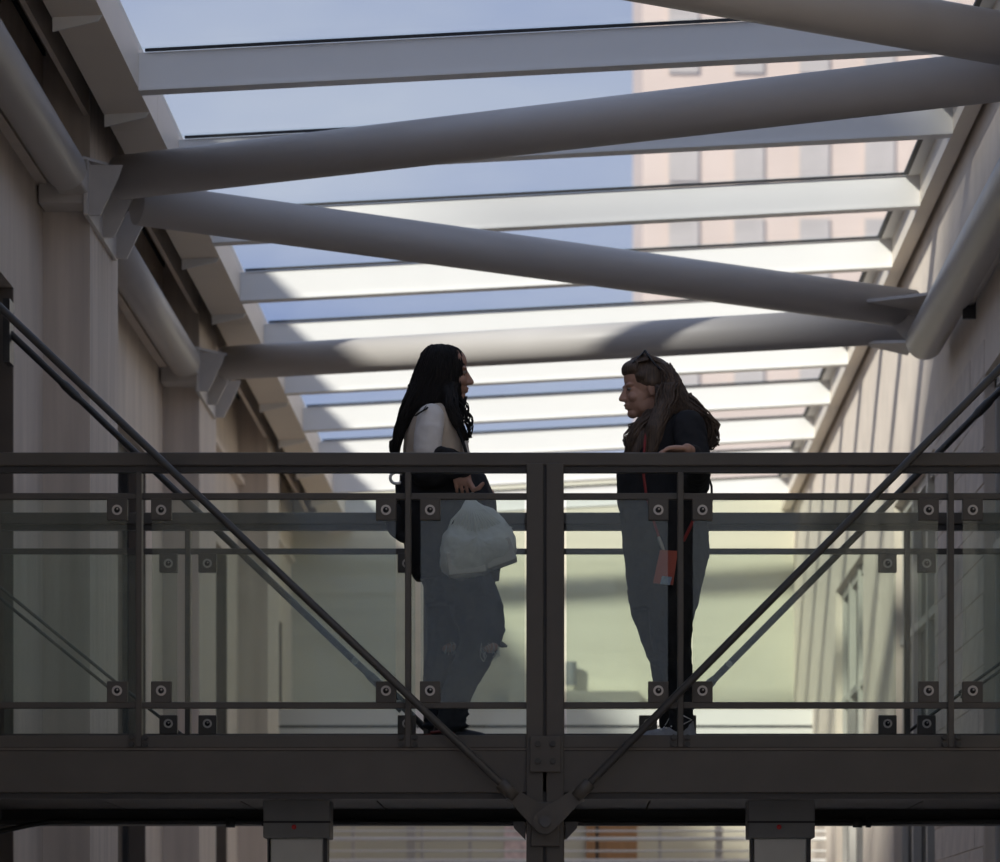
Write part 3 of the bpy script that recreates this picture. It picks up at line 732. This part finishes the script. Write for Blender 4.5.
    cen = Q(480, 545, D)
    layers = 7; vr = []
    top = Q(470, 500, D)
    for j in range(layers + 1):
        f = -1 + 2 * j / layers; sc = math.sqrt(max(0, 1 - abs(f) ** 3.2)); row = []
        for k, (x, y) in enumerate(out):
            p = Q(x, y, D); rel = p - cen
            depth = .105 * min(1, (y - 498) / 40 + .08)
            q = cen + rel * (sc * .96 + .04 if sc < 1 else 1)
            if y < 515: q = top.lerp(q, .3 + .7 * sc) if sc < .8 else q
            wob = .006 * math.sin(k * 2.3 + j * 1.7)
            row.append(bm.verts.new(q + Vector((wob, f * depth, wob))))
        vr.append(row)
    for a, b in zip(vr, vr[1:]):
        for k in range(N): bm.faces.new((a[k], a[(k + 1) % N], b[(k + 1) % N], b[k]))
    bm.faces.new(vr[0]); bm.faces.new(vr[-1][::-1])
    bo = obj('bag_film', bm, 'bag_plastic', cb)
    sb = bo.modifiers.new('s', 'SUBSURF'); sb.levels = 2; sb.render_levels = 3
    tx = bpy.data.textures.new('creases', 'CLOUDS'); tx.noise_scale = .035; tx.noise_depth = 3
    d_ = bo.modifiers.new('d', 'DISPLACE'); d_.texture = tx; d_.strength = .016; d_.mid_level = .5
    for p in bo.data.polygons: p.use_smooth = True
    for x0, y0, x1, y1, a, dd in ((448, 553, 486, 575, -6, .07), (484, 543, 514, 566, -20, .07)):
        cc = Q((x0 + x1) / 2, (y0 + y1) / 2, D); bm = B(); hw, hh = (x1 - x0) / 482, (y1 - y0) / 482
        box(bm, -hw, hw, -dd, dd, -hh, hh, .006); bmesh.ops.rotate(bm, verts=bm.verts, cent=(0, 0, 0), matrix=Matrix.Rotation(R(a), 3, 'Y')); bmesh.ops.translate(bm, verts=bm.verts, vec=cc)
        obj('box_inside', bm, 'frame_light', cb)
    bm = B()
    for k in range(16):                                     # gathered folds below the knot
        u = k / 15; x1 = 446 + 66 * u; y1 = 535 + 12 * math.sin(u * 3.1) - 8 * u
        yy = D - .085 * (1 - abs(u - .5) * 1.1)
        limb(bm, [Q(470 + (u - .5) * 5, 499, D), Q(470 + (x1 - 470) * .35, 510, D - .05), Q(470 + (x1 - 470) * .75, 520 + 4 * u, yy), Q(x1, y1, yy + .03)], [.007, .006, .005, .002], 6)
    limb(bm, [Q(466, 496, D + .06), Q(469, 498, D + .03), Q(471, 501, D)], [.010, .011, .018], 10)
    limb(bm, [Q(472, 494, D + .06), Q(473, 498, D + .02), Q(471, 503, D)], [.008, .010, .018], 10)
    tag(obj('gathered_handles', bm, 'bag_plastic', cb, smooth=True), kind='stuff')
build_left()
# ------------------------------------------------------------------ right figure: dark clothes, hand on the rail
def build_right():
    yaw = R(180 + 14); pitch = R(4)
    M = Matrix.Rotation(yaw, 3, 'Z') @ Matrix.Rotation(pitch, 3, 'Y')
    ho = Q(646.3, 389.5, 0)
    bm = B(); head_prims(bm, ho, M)
    loft(bm, [ring(590, 632, 696, .15), ring(560, 630, 700, .15), ring(520, 634, 696, .13), ring(480, 632, 688, .125), ring(450, 634, 690, .13), ring(430, 642, 690, .14), ring(418, 655, 686, .09)])
    sh = Q(684, 428, -.165); elb = Q(694, 484, -.32); wr = P(687, 448.8, YN + .012)
    limb(bm, [sh, Q(692, 456, -.23), elb], [.040, .036, .032]); limb(bm, [elb, P(698, 470, 14.86), P(693, 453, YN + .06), wr], [.032, .030, .025, .022])
    hand_prims(bm, wr, (-1, -.02, -.02), (0, 0, -1), (0, 1, 0), (24, 26, 18), .55, .90)
    sh2 = Q(676, 428, .165); el2 = Q(680, 482, .22); wr2 = Q(652, 478, .12)
    limb(bm, [sh2, (sh2 + el2) / 2, el2], [.048, .044, .038]); limb(bm, [el2, (el2 + wr2) / 2, wr2], [.038, .034, .024])
    hand_prims(bm, wr2, (-.9, -.3, .1), (0, 1, 0), (0, 0, 1), (30, 30, 20))
    limb(bm, [Q(668, 590, -.09), Q(671, 637, -.10), Q(679, 685, -.10), Q(681, 728, -.10)], [.08, .055, .038, .032])
    limb(bm, [Q(656, 590, .09), Q(659, 637, .10), Q(667, 685, .10), Q(671, 728, .10)], [.08, .055, .036, .030])
    base = Vector((Q(674, 700).x, PD, DZ))
    body = organic('person', bm, 'skin_fair', None, .0038, 2, origin=base)
    tag(body, 'person with wavy brown hair in black, facing left with one hand on the handrail', 'person')
    eyes(ho, M, body)
    bm = B()
    loft(bm, [ring(516, 621, 706, .175), ring(500, 617, 702, .175), ring(475, 616, 704, .17), ring(455, 622, 706, .165), ring(440, 632, 708, .165), ring(428, 640, 706, .16), ring(418, 652, 698, .12), ring(411, 660, 688, .07)])
    limb(bm, [Q(688, 426, -.150), Q(694, 452, -.215), Q(697, 474, -.28), Q(695, 485, -.32)], [.070, .066, .060, .055], 18)
    limb(bm, [Q(696, 486, -.32), P(698, 470, 14.86), P(693, 453, YN + .06)], [.055, .046, .034], 18)
    limb(bm, [Q(678, 426, .150), Q(684, 455, .20), Q(682, 480, .22), Q(658, 479, .14)], [.070, .064, .055, .042], 18)
    organic('top', bm, 'black_cloth', body, .0075, 4, disp=[(.06, .010), (.02, .003)])
    bm = B()
    loft(bm, [ring(610, 632, 697, .17), ring(585, 627, 702, .178), ring(557, 624, 709, .18), ring(535, 622, 709, .18), ring(515, 620, 706, .175), ring(503, 621, 702, .165)])
    limb(bm, [Q(672, 590, -.085), Q(671, 615, -.10), Q(671, 637, -.10), Q(675, 660, -.10), Q(679, 685, -.10), Q(681, 707, -.10), Q(681, 726, -.10)], [.115, .098, .084, .072, .056, .052, .050], 20)
    limb(bm, [Q(652, 590, .085), Q(654, 615, .10), Q(659, 637, .10), Q(664, 660, .10), Q(666, 680, .10), Q(670, 707, .10), Q(671, 726, .10)], [.105, .092, .076, .062, .054, .046, .046], 20)
    ell(bm, Q(658, 662, .05), (.03, .04, .02))
    organic('trousers', bm, 'black_trousers', body, .0065, 3, disp=[(.05, .012), (.015, .003)])
    for (x0, dy) in ((689, -.10), (676, .10)):
        h = Q(x0, 740, dy); X = h.x; Y = h.y; bm = B()
        limb(bm, [Vector((X - .01, Y, DZ + .045)), Vector((X - .09, Y - .006, DZ + .042)), Vector((X - .17, Y - .01, DZ + .034))], [.042, .042, .034], 14)
        limb(bm, [Vector((X - .015, Y, DZ + .05)), Vector((X - .02, Y, DZ + .105))], [.043, .040], 14)
        box(bm, X - .205, X + .04, Y - .045, Y + .036, DZ + .002, DZ + .028, .008)
        s_ = organic('shoe', bm, 'shoe_grey', body, .006, 2)
        bm = B()
        for k in range(4): limb(bm, [Vector((X - .05 - .022 * k, Y - .03, DZ + .092 - .007 * k)), Vector((X - .055 - .022 * k, Y + .03, DZ + .092 - .007 * k))], .005, 6)
        limb(bm, [Vector((X - .05, Y - .03, DZ + .095)), Vector((X - .03, Y - .05, DZ + .13)), Vector((X + .01, Y - .05, DZ + .11)), Vector((X - .03, Y - .045, DZ + .09))], .003, 6)
        tag(obj('laces', bm, 'white_paint', s_, smooth=True), kind='stuff')
    # hair: cap swept back from the forehead, waves behind the ear, ends over the shoulder
    bm = B()
    def T(v): return ho + M @ Vector(v)
    ell(bm, T((-.018, 0, .050)), (.100, .087, .088), M, 24); ell(bm, T((.045, 0, .085)), (.055, .066, .040), M, 18); ell(bm, T((.066, 0, .074)), (.034, .056, .018), M, 14)
    for q in (-1, 1): ell(bm, T((.016, q * .066, .050)), (.044, .017, .022), M, 14); ell(bm, T((-.012, q * .076, .022)), (.035, .014, .026), M, 14)
    rg = [ring(364, 648, 668, .06), ring(377, 659, 677, .085), ring(391, 661, 684, .10), ring(405, 660, 693, .115), ring(415, 657, 700, .125), ring(426, 660, 706, .10)]
    loft(bm, rg[::-1], 28)
    limb(bm, [Q(667, 395, -.085), Q(663, 412, -.115), Q(656, 430, -.135), Q(652, 452, -.14)], [.035, .045, .045, .032], 14)
    limb(bm, [Q(660, 395, .085), Q(652, 415, .12), Q(640, 432, .13), Q(632, 452, .13)], [.035, .045, .045, .032], 14)
    limb(bm, [Q(652, 424, -.07), Q(642, 436, -.10), Q(636, 452, -.11)], [.022, .034, .030], 12)
    hm = organic('hair', bm, 'hair_brown', body, .006, 4)
    bm = B(); wisps(bm, rg, 300, .0040, rnd, .0, 1, .010)
    for k in range(110):                                      # strands combed back over the crown
        y_ = rnd.uniform(-.07, .07); z_ = .088 * math.sqrt(max(0, 1 - (y_ / .09) ** 2))
        limb(bm, [T((.085 - abs(y_) * .5, y_, .045 + z_ * .35)), T((.05, y_ * 1.08, .055 + z_ * .85)), T((-.01, y_ * 1.12, .058 + z_)), T((-.075, y_ * 1.05, .04 + z_ * .72)), T((-.11, y_, z_ * .2))], [.002, .0038, .004, .0035, .002], 5)
    lock(bm, [Q(668, 385, -.09), Q(665, 405, -.125), Q(657, 428, -.15), Q(650, 454, -.15)], .02, .01, rnd, 34, .045, .012)
    lock(bm, [Q(655, 410, -.06), Q(640, 424, -.10), Q(631, 438, -.12), Q(629, 456, -.11)], .02, .01, rnd, 26, .030, .013, .005)
    lock(bm, [Q(655, 410, .06), Q(640, 428, .10), Q(630, 440, .12), Q(630, 456, .11)], .02, .01, rnd, 20, .035, .013)
    lock(bm, [Q(684, 395, -.05), Q(700, 413, -.08), Q(713, 425, -.06), Q(714, 440, -.05), Q(708, 450, -.05)], .02, .01, rnd, 22, .030, .014, .006)
    lock(bm, [Q(680, 395, .03), Q(697, 413, .03), Q(708, 428, .03), Q(713, 446, .03)], .02, .01, rnd, 18, .035, .014, .006)
    lock(bm, [Q(700, 415, -.07), Q(714, 424, -.06), Q(717, 430, -.06), Q(711, 434, -.06)], .01, .01, rnd, 6, .010, .006, .004)
    lock(bm, [Q(646, 420, -.08), Q(632, 424, -.08), Q(627, 434, -.08), Q(626, 446, -.08)], .01, .01, rnd, 5, .012, .01, .0025)
    obj('hair_strands', bm, 'hair_brown', hm, smooth=True)['kind'] = 'stuff'
    # sunglasses pushed up on the head
    sg = empty('sunglasses', Q(645, 354, 0), 'dark sunglasses pushed up on top of the brown hair', 'sunglasses')
    for q in (-1, 1):
        dy = q * .036
        bm = B(); prism(bm, [Q(632, 363.5, dy - .026), Q(643, 352.5, dy - .028), Q(643, 352.5, dy + .028), Q(632, 363.5, dy + .026)], (-1, 0, 1), .005); obj('lens', bm, 'lens', sg)
        bm = B(); limb(bm, [Q(633, 363, dy - .03), Q(645, 351, dy - .032), Q(645, 351, dy + .032)], .0045, 6); obj('rim', bm, 'lens', sg, smooth=True)
        bm = B(); limb(bm, [Q(645, 351, q * .070), Q(652, 361, q * .086), Q(661, 370, q * .094)], [.006, .005, .004], 6, flat=.8); obj('temple_arm', bm, 'lens', sg, smooth=True)
    # lanyard with badge and a cord loop at the back
    ly = empty('lanyard', Q(662, 585, -.20), 'red lanyard with a red badge hanging in front of the black clothes', 'lanyard')
    bm = B(); limb(bm, [Q(648, 424, -.10), Q(645, 440, -.165), Q(643, 470, -.185), Q(646, 494, -.19), Q(654, 522, -.195), Q(660, 540, -.20)], .0055, 8, flat=.5); obj('ribbon', bm, 'lanyard', ly, smooth=True)
    bm = B(); limb(bm, [Q(694, 519, -.19), Q(684, 540, -.20)], .007, 8, flat=.5); obj('ribbon', bm, 'lanyard', ly, smooth=True)
    bm = B(); limb(bm, [Q(659, 538, -.205), Q(661, 544, -.205), Q(664, 551, -.205)], [.007, .009, .005], 8); obj('clip', bm, 'steel', ly, smooth=True)
    bm = B(); prism(bm, [Q(660, 550, -.21), Q(678, 551, -.21), Q(673, 585, -.21), Q(653, 583, -.21)], (0, 1, 0), .006); obj('badge', bm, 'badge', ly)
    bm = B(); prism(bm, [Q(662, 576, -.215), Q(672, 577, -.215), Q(670, 585, -.215), Q(660, 584, -.215)], (0, 1, 0), .004); obj('badge_patch', bm, 'badge_mark', ly)
    bm = B(); limb(bm, [Q(703, 470, -.12), Q(708, 476, -.13), Q(711.5, 486, -.13), Q(712, 500, -.13), Q(706, 516, -.13)], .005, 8); ob_ = obj('bag_cord', bm, 'black_cloth', body, smooth=True)
build_right()
